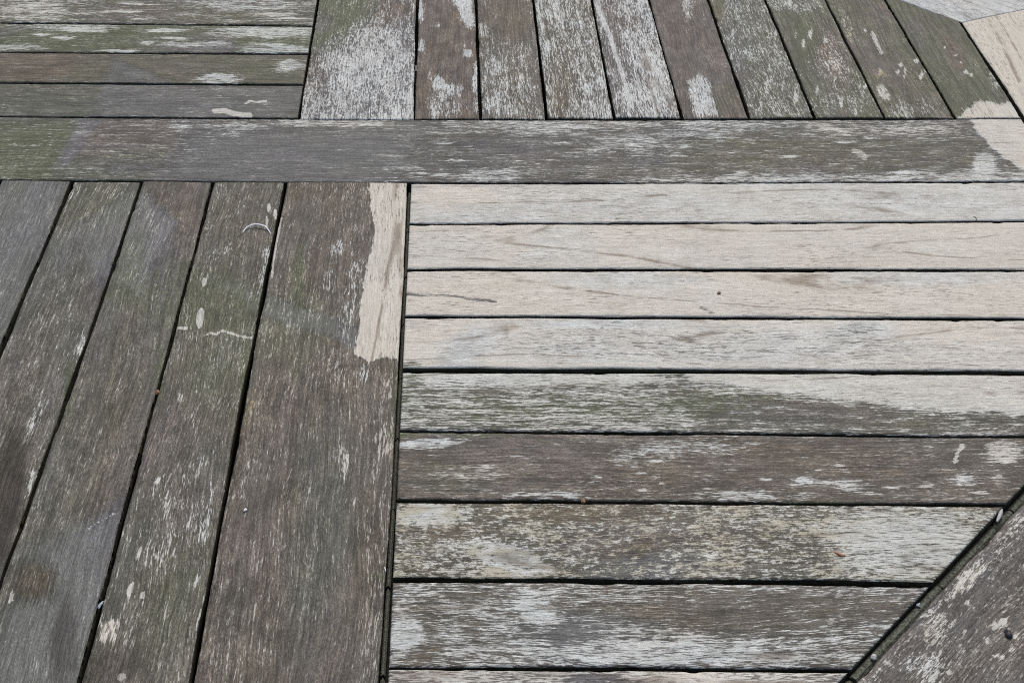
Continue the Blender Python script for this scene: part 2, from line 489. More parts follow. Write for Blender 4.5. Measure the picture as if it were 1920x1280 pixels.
# upper left slats
ell(('U0',), dict(p=0.55, w=0.1), 470, 8, 90, 12, 0, .6)
ell(('U0',), dict(p=0.5, w=0.5), 40, 20, 90, 22, 0, .6)
ell(('U1',), dict(p=0.62, w=0.1), 500, 60, 110, 12, 0, .5)
ell(('U1',), dict(p=0.62, w=0.1), 360, 84, 70, 5, 0, .5)
ell(('U1',), dict(p=0.6, w=0.0), 520, 94, 70, 8, 0, .5)
ell(('U1',), dict(p=0.55, w=0.1), 130, 50, 110, 7, 0, .5)
ell(('U1',), dict(p=0.55, w=0.1), 20, 90, 70, 6, 0, .5)
pol(('U1',), dict(b=0.1, g=0.0), [(270, 70), (440, 60), (440, 102), (250, 102)], 10)
ell(('U2',), dict(p=0.62, w=0.0), 410, 148, 45, 10, 0, .5)
ell(('U2',), dict(p=0.6, w=0.1), 545, 125, 32, 14, 0, .6)
pol(('U2',), dict(g=0.75), [(420, 105), (560, 105), (540, 140), (430, 135)], 10)
pol(('U2',), dict(b=0.9, g=0.1), [(0, 100), (150, 100), (120, 155), (0, 155)], 25)
pol(('U3',), dict(g=0.5, b=0.1), [(-10, 158), (200, 158), (160, 222), (-10, 222)], 10)
lin(('U3',), dict(mk=1.0), [(402, 208), (420, 207), (440, 213), (468, 217)], 5)
lin(('U3',), dict(mk=0.8), [(460, 195), (470, 190), (485, 191), (500, 189)], 2.6)
# upper vertical rail
pol(('VU',), dict(g=0.95, p=0.22, b=0.2), [(590, -20), (715, -20), (690, 40), (620, 90), (580, 100)], 22)
ell(('VU',), dict(p=0.28, b=0.8), 598, 140, 30, 40, 0, .8)
ell(('VU',), dict(p=0.61, w=0.0), 690, 110, 70, 35, -30, .6)
ell(('VU',), dict(p=0.61, w=0.05), 720, 190, 70, 40, 0, .6)
ell(('VU',), dict(p=0.51, w=0.1), 620, 212, 60, 12, 0, .6)
ell(('VU',), dict(b=0.9, p=0.35), 740, 20, 40, 30, 0, .6)
# upper right slats
ell(('V1',), dict(p=0.81, w=0.0), 870, 14, 16, 40, -22, .35)
ell(('V1',), dict(p=0.66, w=0.0), 789, 15, 8, 26, 0, .5)
ell(('V1',), dict(p=0.66, w=0.0), 876, 98, 9, 9, 0, .4)
ell(('V1',), dict(p=0.66, w=0.0), 790, 85, 6, 14, 0, .4)
ell(('V1',), dict(p=0.71, w=0.05), 822, 155, 12, 14, 0, .4)
ell(('V1',), dict(p=0.66, w=0.05), 845, 168, 9, 12, 0, .4)
ell(('V1',), dict(p=0.66, w=0.05), 862, 165, 6, 12, 0, .4)
ell(('V1',), dict(p=0.48, w=0.1), 835, 195, 34, 26, 0, .5)
ell(('V1',), dict(p=0.61, w=0.0), 893, 155, 7, 50, 0, .4)
ell(('V2',), dict(p=0.41, w=0.0), 925, 125, 22, 45, 0, .6)
ell(('V2',), dict(p=0.46, w=0.0), 955, 190, 55, 40, 0, .6)
ell(('V2',), dict(p=0.61, w=0.0), 905, 55, 9, 14, 0, .5)
ell(('V2',), dict(p=0.06, b=0.8), 960, 40, 40, 40, 0, .6)
ell(('V3',), dict(p=0.58, w=0.1), 1025, 50, 25, 60, 0, .6)
ell(('V3',), dict(p=0.56, w=0.1), 1115, 175, 35, 45, 0, .6)
ell(('V3',), dict(p=0.35, b=0.8, ye=.3), 1050, 165, 22, 60, 0, .6)
ell(('V3',), dict(g=0.8, p=0.4), 1030, 66, 15, 12, 0, .5)
ell(('V4',), dict(p=0.25, b=0.3), 1150, 100, 18, 60, -15, .6)
lin(('V4',), dict(p=0.80, w=0.1), [(1120, 10), (1150, 90), (1172, 160), (1180, 200)], 4)
ell(('V4',), dict(p=0.56, w=0.1), 1215, 120, 35, 90, -10, .6)
pol(('V5',), dict(p=0.66, w=0.05, st=0.85), [(1290, 148), (1310, 134), (1330, 150), (1352, 215), (1300, 222)], 7)
ell(('V5',), dict(p=0.45, w=0.2), 1290, 15, 14, 30, -10, .5)
ell(('V5',), dict(g=0.5), 1355, 180, 25, 30, 0, .6)
ell(('V6',), dict(p=0.41, w=0.1), 1385, 60, 25, 70, -15, .6)
ell(('V6',), dict(p=0.42, g=0.7, w=.3), 1440, 110, 25, 50, 0, .6)
ell(('V6',), dict(p=0.36, w=0.2), 1430, 205, 50, 14, 0, .6)
ell(('V6',), dict(b=1.0, p=0.05), 1345, 20, 10, 20, 0, .6)
ell(('V7',), dict(p=0.46, w=0.1), 1490, 10, 50, 16, 0, .6)
ell(('V7',), dict(p=0.36, w=0.5, b=.8, g=.1), 1560, 110, 30, 60, -20, .6)
ell(('V7',), dict(p=0.36, w=0.2), 1570, 195, 50, 22, 0, .6)
ell(('V7',), dict(g=1.0, p=0.08), 1500, 70, 30, 40, 0, .6)
ell(('V8',), dict(p=0.41, w=0.5, ye=0.6), 1590, 55, 10, 30, -20, .5)
ell(('V8',), dict(ye=1.0, p=0.36, w=.9), 1650, 140, 18, 10, 0, .5)
ell(('V8',), dict(p=0.61, w=0.5), 1655, 175, 10, 20, -25, .5)
ell(('V8',), dict(p=0.41, w=0.3), 1710, 205, 45, 18, 0, .6)
lin(('V8',), dict(p=0.7, w=0.3), [(1636, 62), (1652, 100)], 4)
pol(('V9',), dict(p=1.1, w=0.8), [(1812, 205), (1840, 195), (1880, 192), (1895, 185), (1925, 230), (1790, 230)], 8)
ell(('V9',), dict(p=0.48, w=0.2), 1868, 150, 14, 22, -20, .6)
ell(('V9',), dict(b=0.9, g=0.1), 1790, 100, 18, 45, -25, .6)
for q in ((1793, 104, 5, 3), (1802, 118, 3, 3), (1811, 136, 6, 5), (1820, 142, 5, 5), (1770, 90, 3, 3)):
    ell(('V9',), dict(mk=0.7), *q, 0, .5)
# lower left slats and wide board
pol(('VL',), dict(p=1.0, w=0.85, st=1.0), [(693, 335), (800, 335), (790, 676), (720, 668), (690, 678), (664, 664), (676, 600), (684, 520), (700, 462), (703, 430), (697, 390)], 4)
ell(('VL',), dict(p=0.36, w=0.0), 668, 500, 14, 60, 5, .8)
ell(('VL',), dict(p=0.5, w=0.0, st=.2), 635, 465, 14, 14, 0, .5)
ell(('VL',), dict(p=0.42, w=0.1), 620, 530, 8, 30, 8, .5)
ell(('VL',), dict(p=0.42, w=0.1), 650, 580, 12, 50, 8, .5)
ell(('VL',), dict(p=0.55, w=0.0), 682, 705, 8, 20, 8, .5)
pol(('VL',), dict(p=0.30, w=0.75), [(704, 690), (745, 690), (718, 1300), (672, 1300), (690, 1000)], 14)
ell(('VL',), dict(p=0.55, w=0.6), 648, 880, 7, 36, 8, .5)
ell(('VL',), dict(g=0.55), 560, 600, 60, 60, 0, .6)
ell(('VL',), dict(ye=0.9, p=.3, w=.8), 470, 760, 10, 30, 12, .6)
ell(('VL',), dict(ye=0.8), 545, 360, 12, 14, 0, .6)
lin(('VL',), dict(mk=0.85), [(528, 408), (519, 450), (508, 520)], 2.2)
pol(('L4',), dict(p=0.45, w=0.1, st=.4), [(490, 470), (515, 455), (500, 560), (480, 560)], 8)
ell(('L4',), dict(mk=1.0), 504, 390, 4, 10, 0, .5)
ell(('L4',), dict(mk=1.0), 517, 402, 4, 9, 0, .5)
lin(('L4',), dict(mk=1.0), [(500, 408), (500, 426)], 2.6)
ell(('L4',), dict(mk=1.0), 376, 597, 7, 20, 8, .4)
lin(('L4',), dict(mk=0.75), [(383, 630), (395, 624), (404, 628), (415, 620), (428, 624), (445, 631), (470, 635)], 3)
lin(('L4',), dict(mk=0.9), [(336, 615), (350, 616)], 3)
ell(('L4',), dict(mk=0.8), 382, 530, 4, 10, 10, .5)
ell(('L4',), dict(g=0.8, p=.12), 420, 570, 50, 50, 0, .6)
ell(('L4',), dict(g=0.6), 400, 700, 50, 60, 0, .6)
ell(('L4',), dict(p=0.38, w=0.4), 330, 960, 50, 100, 20, .6)
ell(('L4',), dict(p=0.45, w=0.1), 385, 970, 14, 60, 12, .6)
ell(('L4',), dict(mk=0.9), 246, 1105, 7, 15, 15, .5)
ell(('L4',), dict(mk=0.8), 268, 1115, 6, 9, 15, .5)
pol(('L4',), dict(p=0.62, w=0.85), [(185, 1165), (222, 1160), (215, 1210), (178, 1208)], 8)
ell(('L4',), dict(mk=0.8), 228, 1270, 10, 8, 0, .5)
ell(('L4',), dict(mk=0.7), 262, 1035, 4, 20, 15, .5)
ell(('L4',), dict(dm=0.35, p=.08), 200, 1245, 60, 30, 0, .6)
pol(('L4',), dict(p=0.40, w=0.25), [(430, 880), (455, 880), (375, 1290), (345, 1290)], 8)
ell(('L3',), dict(g=0.85, p=.16), 240, 500, 40, 60, 15, .6)
ell(('L3',), dict(g=0.55, b=.1), 310, 540, 40, 60, 15, .6)
ell(('L3',), dict(b=0.9, p=.2, w=.9), 310, 400, 50, 50, 0, .6)
ell(('L3',), dict(b=0.05), 160, 1130, 70, 110, 15, .6)
ell(('L3',), dict(dm=0.55), 120, 1200, 20, 60, 5, .55)
ell(('L3',), dict(dm=0.35, b=.8), 60, 1090, 40, 34, 0, .6)
ell(('L3',), dict(mk=0.75), 22, 1120, 6, 16, 10, .5)
lin(('L3',), dict(mk=0.62), [(150, 1003), (185, 980), (218, 960)], 2.2)
ell(('L2',), dict(p=0.45, w=0.2), 70, 780, 12, 50, 25, .5)
ell(('L2',), dict(p=0.5, w=0.2), 150, 645, 7, 30, 25, .5)
ell(('L2',), dict(dm=0.8), 14, 930, 22, 90, 12, .5)
ell(('L2',), dict(p=0.5, w=.3), 45, 930, 8, 60, 20, .5)
ell(('L2',), dict(g=0.5), 180, 380, 60, 40, 0, .6)
ell(('L2',), dict(b=0.0, p=.06), 150, 470, 80, 40, 0, .6)
ell(('L1',), dict(g=0.4), 70, 370, 60, 30, 0, .6)
# scrubbed slats
ell(('H1',), dict(w=0.9), 850, 370, 90, 18, 0, .6)
ell(('H1',), dict(w=0.35, p=0.92), 900, 412, 120, 10, 0, .5)
ell(('H1',), dict(w=0.3, p=0.90), 1180, 385, 140, 20, 0, .6)
ell(('H1',), dict(w=0.3, p=0.90), 1700, 375, 180, 22, 0, .6)
ell(('H2',), dict(w=0.6, p=1.0), 820, 460, 80, 35, 0, .6)
ell(('H2',), dict(w=0.55, p=.98), 1080, 470, 40, 30, -35, .6)
lin(('H3',), dict(p=0.36, b=0.0), [(755, 551), (790, 554), (830, 555), (880, 561), (905, 564), (930, 566)], 3.6, .9)
ell(('H3',), dict(p=0.3, b=-0.3), 905, 564, 22, 4, 4, .8)
ell(('H3',), dict(p=0.58, b=0.1), 1322, 581, 26, 4, 25, .8)
ell(('H3',), dict(w=0.4), 1180, 525, 140, 16, 0, .6)
ell(('H3',), dict(w=0.4), 1720, 520, 160, 16, 0, .6)
ell(('H4',), dict(p=0.74, w=0.4), 1280, 645, 260, 36, 0, .6)
ell(('H4',), dict(p=0.62, w=0.1), 1620, 630, 60, 30, 0, .6)
ell(('H4',), dict(w=0.0), 1130, 608, 150, 10, 0, .6)
ell(('H4',), dict(w=0.05), 880, 655, 60, 30, -30, .6)
ell(('H4',), dict(g=0.7, p=0.5), 765, 688, 30, 12, 0, .6)
pol(('H5',), dict(p=1.0, w=0.5), [(1230, 690), (1960, 690), (1960, 778), (1700, 762), (1480, 732), (1330, 715)], 12)
pol(('H5',), dict(p=0.72, w=0.3), [(750, 690), (1250, 690), (1250, 720), (950, 722), (750, 715)], 10)
pol(('H5',), dict(p=0.30, g=0.35, b=.4), [(1300, 735), (1960, 785), (1960, 820), (1300, 815)], 12)
pol(('H5',), dict(p=0.38, g=0.55), [(900, 745), (1300, 735), (1300, 780), (900, 775)], 12)
ell(('H5',), dict(g=0.9, p=0.4), 765, 725, 30, 30, 0, .6)
ell(('H6',), dict(p=0.62, w=0.05), 800, 832, 70, 10, -4, .5)
ell(('H6',), dict(p=0.45, w=0.7), 880, 885, 60, 14, 0, .6)
ell(('H6',), dict(p=0.66, w=0.1), 1040, 930, 70, 8, 0, .8)
ell(('H6',), dict(p=0.46, w=0.2), 1200, 850, 80, 14, -10, .8)
ell(('H6',), dict(p=0.48, w=0.1), 1310, 838, 80, 16, -5, .8)
ell(('H6',), dict(p=0.62, w=0.2), 1400, 930, 100, 10, 0, .8)
ell(('H6',), dict(p=0.62, w=0.2), 1510, 903, 30, 7, -8, .8)
ell(('H6',), dict(p=0.60, w=0.4), 1600, 915, 40, 12, 8, .8)
ell(('H6',), dict(p=0.62, w=0.6), 1880, 850, 40, 20, 0, .6)
lin(('H6',), dict(mk=0.9), [(1803, 836), (1795, 850), (1790, 866)], 5)
ell(('H6',), dict(mk=0.5, p=.6, w=0), 1805, 900, 24, 10, 0, .8)
for q in ((1537, 882, 13, 3), (1230, 895, 14, 3), (1205, 920, 14, 5), (1575, 875, 18, 3), (1870, 895, 12, 4), (1840, 925, 22, 4), (1240, 908, 10, 3)):
    ell(('H6',), dict(mk=0.7), *q, 0, .6)
ell(('H6',), dict(g=0.4, b=.6), 850, 890, 80, 30, 0, .6)
ell(('H7',), dict(p=0.36, b=0.9, g=.2), 860, 1000, 70, 20, 0, .6)
ell(('H7',), dict(p=0.8, w=0.15), 800, 965, 60, 20, 0, .6)
ell(('H7',), dict(p=0.75, w=0.1), 950, 1050, 70, 25, 15, .6)
ell(('H7',), dict(p=0.30, g=.3), 1190, 1050, 60, 22, -20, .6)
ell(('H7',), dict(p=0.32, b=.8), 1080, 965, 160, 14, 0, .6)
ell(('H7',), dict(p=0.36), 1520, 1040, 60, 25, 0, .6)
ell(('H7',), dict(p=0.66, w=0.2, ye=.05, st=.9), 1700, 1020, 130, 60, 0, .6)
ell(('H7',), dict(ye=1.0), 1215, 1020, 40, 14, -10, .5)
ell(('H7',), dict(ye=0.9), 955, 1000, 25, 12, 0, .5)
ell(('H8',), dict(p=0.18, b=.6), 1330, 1160, 230, 26, 3, .5)
ell(('H8',), dict(p=0.20, b=.6), 1500, 1135, 240, 22, 3, .5)
ell(('H8',), dict(p=0.2, b=.3, g=.1), 1080, 1190, 50, 30, 0, .6)
ell(('H8',), dict(p=0.72, w=0.0), 1000, 1140, 40, 24, 30, .6)
ell(('H8',), dict(p=0.72, w=0.0), 760, 1190, 30, 40, 0, .6)
ell(('H8',), dict(p=0.2, b=.8), 790, 1225, 40, 16, -20, .5)
ell(('H8',), dict(p=0.32), 860, 1120, 110, 10, 0, .5)
ell(('H8',), dict(p=0.62, w=0.1), 1300, 1225, 240, 22, 0, .6)
ell(('H9',), dict(p=0.75, w=0.7, ye=.3), 1300, 1275, 90, 20, 0, .6)
ell(('H9',), dict(p=0.2, b=.1), 1110, 1275, 50, 12, 0, .6)
# near border board
pol(('DD',), dict(p=0.42, w=0.5), [(1930, 945), (1960, 960), (1800, 1110), (1720, 1170), (1640, 1290), (1600, 1290)], 16)
ell(('DD',), dict(p=0.62, w=0.75), 1815, 1085, 40, 14, -40, .5)
ell(('DD',), dict(p=0.48, w=0.6), 1755, 1175, 26, 34, 0, .6)
ell(('DD',), dict(p=0.55, w=0.2), 1735, 1250, 40, 30, 0, .6)
for q in ((1805, 1190, 8, 18, 20), (1800, 1212, 7, 9, 20), (1882, 1206, 6, 6, 0), (1880, 1236, 6, 9, -20), (1850, 1255, 10, 6, -40), (1895, 1262, 5, 7, 0), (1758, 1238, 5, 8, 10), (1720, 1249, 4, 4, 0)):
    ell(('DD',), dict(mk=0.52), *q, .9)
for (bd, x0, x1, y0, y1, n_, rx, ry, sd0) in ((('H6',), 760, 1880, 822, 935, 16, 15, 2.5, 1), (('R',), 760, 1750, 232, 335, 18, 18, 2.5, 2),
        (('U1',), 0, 580, 55, 98, 12, 26, 2.5, 3), (('U0',), 0, 590, 4, 40, 12, 24, 2.2, 4), (('V1',), 790, 890, 0, 215, 8, 3, 7, 6),
        (('V6', 'V7', 'V8'), 1350, 1760, 0, 215, 26, 3, 8, 9), (('DD',), 1720, 1920, 1080, 1280, 12, 6, 6, 10), (('L4',), 200, 500, 640, 1270, 12, 3, 10, 11)):
    rq = np.random.RandomState(sd0 + 40)
    for _ in range(n_):
        f_ = rq.uniform(0.5, 1.5)
        ell(bd, dict(p=rq.uniform(.55, .85)), rq.uniform(x0, x1), rq.uniform(y0, y1), rx * f_, ry * rq.uniform(.6, 1.4), (12 if bd[0][0] in 'L' else 0), .7)
# bluish sheen bands painted as colour, damp stains and green clouds across boards
pol(('R',), dict(b=-0.45), [(370, 250), (800, 240), (720, 345), (300, 345)], 22)
pol(('R',), dict(b=-0.35, g=0.0), [(150, 222), (185, 222), (130, 310), (95, 318)], 6)
pol(('U3', 'U2'), dict(b=-0.25, g=.2), [(215, 110), (330, 158), (570, 165), (550, 222), (165, 222)], 10)
pol(('L1',), dict(b=-0.6), [(-80, 340), (135, 340), (0, 660), (-80, 660)], 30)
pol(('L2', 'L3'), dict(b=-0.6), [(135, 430), (260, 350), (330, 420), (260, 560), (190, 520)], 14)
pol(('L4', 'VL'), dict(b=-0.45), [(395, 520), (520, 560), (740, 640), (735, 665), (640, 640), (480, 590)], 10)
pol(('L3',), dict(b=-0.8, p=.06), [(40, 1040), (240, 950), (190, 1290), (-20, 1290)], 30)
ell(('L3',), dict(dm=0.85, p=.02), 122, 1200, 24, 75, 5, .5)
ell(('L3',), dict(dm=0.5, b=.8), 62, 1090, 44, 40, 0, .6)
ell(('L2',), dict(dm=1.0, p=.02), 8, 925, 26, 95, 14, .45)
pol(('L4', 'VL', 'L3'), dict(g=0.5), [(200, 470), (330, 500), (520, 560), (620, 610), (560, 700), (330, 620), (200, 560)], 26)
ell(('VL',), dict(g=0.45, b=.3), 600, 1000, 50, 200, 5, .7)
ell(('L4',), dict(g=0.55), 330, 1130, 40, 110, 12, .7)
ell(('H8',), dict(b=-0.5), 1100, 1190, 120, 40, 0, .7)
ell(('H7',), dict(b=-0.3, g=.3), 1240, 1060, 120, 24, -10, .6)
ell(('H5',), dict(g=0.8), 1000, 770, 260, 24, 0, .7)
ell(('H4',), dict(p=0.70, w=0.35), 1380, 655, 420, 30, 0, .7)
ell(('H2',), dict(w=0.45), 1030, 465, 60, 28, -30, .5)
ell(('L2',), dict(dm=1.0, p=.0), 12, 960, 24, 110, 14, .4)
ell(('L4',), dict(dm=.6, p=.05), 190, 1250, 60, 34, 0, .6)
for k_, (x_, y_, r1, r2) in enumerate(((765, 700, 26, 8), (752, 815, 30, 5), (748, 760, 8, 40), (735, 1080, 40, 5), (1700, 1090, 60, 6), (1500, 945, 90, 4), (900, 815, 70, 4), (560, 500, 10, 60), (460, 700, 8, 60), (300, 700, 8, 60), (130, 720, 8, 60))):
    ell((), dict(g=1.0), x_, y_, r1, r2, 0, .8)
ell(('VU',), dict(p=0.55, b=-0.2), 710, 150, 90, 90, -20, .7)
ell(('VU',), dict(p=0.52, b=-0.2), 660, 205, 110, 30, 0, .7)
pol(('L3', 'L4'), dict(g=0.75), [(205, 460), (360, 500), (500, 560), (480, 640), (330, 600), (215, 560)], 24)
ell(('U1',), dict(g=1.0, b=0.1), 180, 75, 190, 22, 0, .6)
pol(('R',), dict(g=0.9), [(-40, 228), (140, 235), (90, 340), (-40, 340)], 14)
ell(('H5',), dict(g=1.0), 1330, 752, 120, 18, 0, .7)
ell(('L2',), dict(dm=1.0, p=.0), 6, 900, 26, 110, 14, .35)
#WEAR_END

BASE = {
 'U0': dict(p=.29, g=.55, b=.45, w=.4, st=1), 'U1': dict(p=.17, g=.9, b=.15, w=.15, st=1),
 'U2': dict(p=.06, g=.5, b=.5, w=.4, st=.9), 'U3': dict(p=.12, g=.45, b=.1, w=.3, st=.9),
 'VU': dict(p=.45, g=.05, b=.25, w=.1, st=.45), 'R': dict(p=.2, g=.2, b=.15, w=.12, st=1),
 'V1': dict(p=.10, b=.8, w=.15, st=.5), 'V2': dict(p=.3, b=.6, w=.15, st=.6, g=.2), 'V3': dict(p=.46, b=.6, w=.15, st=.8, g=.25),
 'V4': dict(p=.48, b=.5, w=.15, st=.8), 'V5': dict(p=.10, b=.5, w=.3, st=.4), 'V6': dict(p=.36, g=.55, b=.3, w=.2, st=.5),
 'V7': dict(p=.22, g=.65, b=.4, w=.3, st=.3), 'V8': dict(p=.14, g=.6, b=.5, w=.4, st=.3, ye=.15), 'V9': dict(p=.04, g=.75, b=.35, w=.4, st=.3),
 'BR': dict(p=1.25, w=1.0, st=.6), 'BD': dict(p=.80, w=.1, st=1),
 'H1': dict(p=.95, w=.5, st=1), 'H2': dict(p=1.08, w=.8, st=1), 'H3': dict(p=1.08, w=.85, st=1), 'H4': dict(p=.95, w=.75, st=1),
 'H5': dict(p=.45, g=.4, b=.35, w=.35, st=1), 'H6': dict(p=.18, b=.65, g=.15, w=.4, st=.75), 'H7': dict(p=.45, b=.6, w=.3, st=.12, ye=.5, g=.38),
 'H8': dict(p=.42, b=.5, g=.2, w=.15, st=.9), 'H9': dict(p=.6, b=.5, w=.5, st=.8),
 'L1': dict(p=.1, g=.3, b=0., w=.2, st=.8), 'L2': dict(p=.15, g=.3, b=.4, w=.4, st=.9), 'L3': dict(p=.13, g=.32, b=.45, w=.5, st=.9),
 'L4': dict(p=.2, g=.34, b=.5, w=.5, st=.7), 'VL': dict(p=.17, g=.2, b=.65, w=.55, st=.9),
 'DD': dict(p=.2, b=.35, g=.1, w=.5, st=.1),
 'X': dict(p=.25, g=.2, b=.4, w=.3, st=.8),
}

# ------------------------------------------------------------------ board layout
AB = 0.7045                             # inner apothem of the border octagon
AS = 0.7005                             # slats stop here
PX_, PY_ = 0.0, math.pi / 2
def octo(a, ks=range(8)): return [(math.cos(k * math.pi / 4), math.sin(k * math.pi / 4), a) for k in ks]
LINES_X = {                              # joints running left-right (measured)
 'ul0': px((0, 43), (594, 49)), 'ul1': px((0, 98), (579, 102)), 'ul2': px((0, 155), (567, 159)), 'ulr': px((0, 217.7), (560, 222)),
 'rt': px((0, 219.6), (560, 224.2), (900, 225.3), (1350, 225.2), (1790, 224)), 'rb': px((0, 336), (500, 340.5), (900, 342), (1300, 341.5), (1915, 339.5)),
 'lr0': px((772, 346.5), (1300, 346), (1915, 343.5)),
 'lr1': px((768.6, 421.5), (1300, 420), (1915, 416.5)), 'lr2': px((763, 505.7), (1300, 506.4), (1915, 507)), 'lr3': px((758, 594), (1300, 596), (1915, 599)),
 'lr4': px((752, 694), (1300, 695.7), (1915, 699)), 'lr5': px((746, 807), (1320, 812.7), (1915, 818)), 'lr6': px((741, 940), (1320, 944), (1880, 948.6)),
 'lr7': px((730, 1086), (1320, 1089), (1742, 1094)), 'lr8': px((724, 1251), (1320, 1253), (1592, 1255.7)),
}
EX = {k: edge(v, PX_) for k, v in LINES_X.items()}
LINES_Y = {
 'll1': px((133, 343), (2, 653)), 'll2': px((265.5, 343.5), (126.6, 740), (3.4, 1086)), 'll3': px((399, 344), (293, 740), (149, 1275)),
 'll4': px((534.6, 345), (458, 740), (359, 1275)), 'vr': px((762.5, 345), (744, 740), (711, 1250)),
 'vr2': px((780, 0), (774.5, 222)), 'vl2': px((599, 0), (562, 221)), 'hl': px((772, 348), (755, 690), (741, 940), (722, 1250)), 'ul_end': px((594, 0), (558, 220)),
}
for i, (a, b) in enumerate([(783.5, 776.5), (892, 900.5), (999.7, 1025.5), (1109, 1152), (1217, 1279), (1328.4, 1405), (1435, 1527), (1547, 1659), (1660, 1792)]):
    LINES_Y['ur%d' % i] = px((a, 0), (b, 221))
LINES_Y['urb'] = px((1799, 38.7), (1917, 222))
# a board running along Y has across = -x, so its edges are stored in that frame
EY = {k: edge(v, PY_) for k, v in LINES_Y.items()}

GX = 0.0017                              # half joint width
def hb(name, pid, top, bot, ends, gt=GX, gb=GX, **k):
    """board along X between two joint lines (functions of x)"""
    return board(name, pid, PX_, off(bot, gb), off(top, -gt), ends, BASE.get(pid, BASE['X']), **k)
def vb(name, pid, left, right, ends, gl=GX, gr=GX, **k):
    """board along Y between two joint lines (stored as -x)"""
    return board(name, pid, PY_, off(right, gr), off(left, -gl), ends, BASE.get(pid, BASE['X']), **k)
def half_h(e, sign, g=0.0, x0=-0.2, x1=0.3):
    """half-plane bounded by a left-right joint line; sign +1 keeps what lies below it"""
    p, q = np.array([x0, float(e(x0))]), np.array([x1, float(e(x1))])
    t = (q - p) / np.linalg.norm(q - p); n = np.array([-t[1], t[0]]) * sign
    return (n[0], n[1], float(n @ p) - g)
def half_v(e, sign, g=0.0, y0=-0.3, y1=0.2):
    """half-plane bounded by a front-back joint line; sign +1 keeps what lies left of it"""
    p, q = np.array([-float(e(y0)), y0]), np.array([-float(e(y1)), y1])
    t = (q - p) / np.linalg.norm(q - p); n = np.array([t[1], -t[0]]) * sign
    return (n[0], n[1], float(n @ p) - g)

# diagonal joint of the lower right, measured
d0, d1 = at(1920, 909.7), at(1580, 1270); tt = (d0 - d1) / np.linalg.norm(d0 - d1); nn = np.array([tt[1], -tt[0]])
LR_SLAT = (nn[0], nn[1], float(nn @ d0))
e0_, e1_ = at(1920, 942.5), at(1650, 1233); te = (e0_ - e1_) / np.linalg.norm(e0_ - e1_); ne = np.array([te[1], -te[0]])
LR_BORD = (ne[0], ne[1], float(ne @ e0_))
right = (1, 0, AS - 0.0015); left = (-1, 0, AS); front = (0, -1, AS); back = (0, 1, AS)
ur_d = (math.cos(math.pi / 4), math.sin(math.pi / 4), 0.7030)
ul_d = (-math.cos(math.pi / 4), math.sin(math.pi / 4), AS)
ll_d = (-math.cos(math.pi / 4), -math.sin(math.pi / 4), AS)

# the two crossing rails
hb('rail', 'R', EX['rt'], EX['rb'], [right, left], 0, 0)
vb('rail', 'VU', EY['vl2'], EY['vr2'], [back, half_h(EX['rt'], -1, 0.0004, -.11, .0)], 0, 0.0)
vb('rail', 'VL', EY['ll4'], EY['vr'], [front, half_h(EX['rb'], 1, 0.0010, -.11, .0)], GX, 0.0)
# lower right slats
ks = ['lr0', 'lr1', 'lr2', 'lr3', 'lr4', 'lr5', 'lr6', 'lr7', 'lr8']
hl = half_v(EY['hl'], -1, 0.0)
rng = np.random.RandomState(4)
for i in range(8):
    hb('slat', 'H%d' % (i + 1), EX[ks[i]], EX[ks[i + 1]], [hl, LR_SLAT] + ([right] if i < 6 else []),
       0.0 if i == 0 else GX, GX, z=rng.uniform(-.0011, .0011), tilt=rng.uniform(-.0006, .0006))
hb('slat', 'H9', EX['lr8'], off(EX['lr8'], -0.070), [hl, LR_SLAT], z=0.0004)
# upper right slats
rt = half_h(EX['rt'], -1, 0.0030, 0.0, 0.6)
for i in range(9):
    l = EY['ur%d' % i]; r = EY['ur%d' % (i + 1)] if i < 8 else EY['urb']
    vb('slat', 'V%d' % (i + 1), l, r, [rt, back, ur_d], z=rng.uniform(-.0011, .0011), tilt=rng.uniform(-.0006, .0006),
       gl=0.0012 if i == 0 else 0.0015, gr=0.0015)
# upper left slats
ue = half_v(EY['ul_end'], 1, 0.0, 0.05, 0.4)
ul = [EX['ulr'], EX['ul2'], EX['ul1'], EX['ul0'], off(EX['ul0'], 0.0695), off(EX['ul0'], 0.139)]
for i, pid in enumerate(['U3', 'U2', 'U1', 'U0', 'X']):
    hb('slat', pid, ul[i + 1], ul[i], [ue, left, ul_d], 0.0015, 0.0012 if i == 0 else 0.0015, vis=i < 4, z=rng.uniform(-.0005, .0005))
for i in range(5, 8):
    hb('slat', 'X', off(EX['ul0'], 0.0695 * (i - 2)), off(EX['ul0'], 0.0695 * (i - 3)), [ue, left, ul_d], vis=False)
# lower left slats
rbl = half_h(EX['rb'], 1, 0.0022, -.5, -.1)
ll = [EY['ll4'], EY['ll3'], EY['ll2'], EY['ll1'], off(EY['ll1'], 0.067)]
for i, pid in enumerate(['L4', 'L3', 'L2', 'L1']):
    vb('slat', pid, ll[i + 1], ll[i], [rbl, front, ll_d], z=rng.uniform(-.0012, .0012), tilt=rng.uniform(-.0006, .0006))
for i in range(1, 6):
    vb('slat', 'X', off(EY['ll1'], 0.067 * (i + 1)), off(EY['ll1'], 0.067 * i), [rbl, front, ll_d], vis=False)
# last narrow slats beside the border, out of the frame
hb('slat', 'X', const(0.6985), off(EX['ul0'], 0.0695 * 5), [ue, ul_d], 0.0, GX, vis=False)
vb('slat', 'X', const(0.6985), off(EY['ll1'], 0.067 * 6), [rbl, ll_d], 0.0, GX, vis=False)

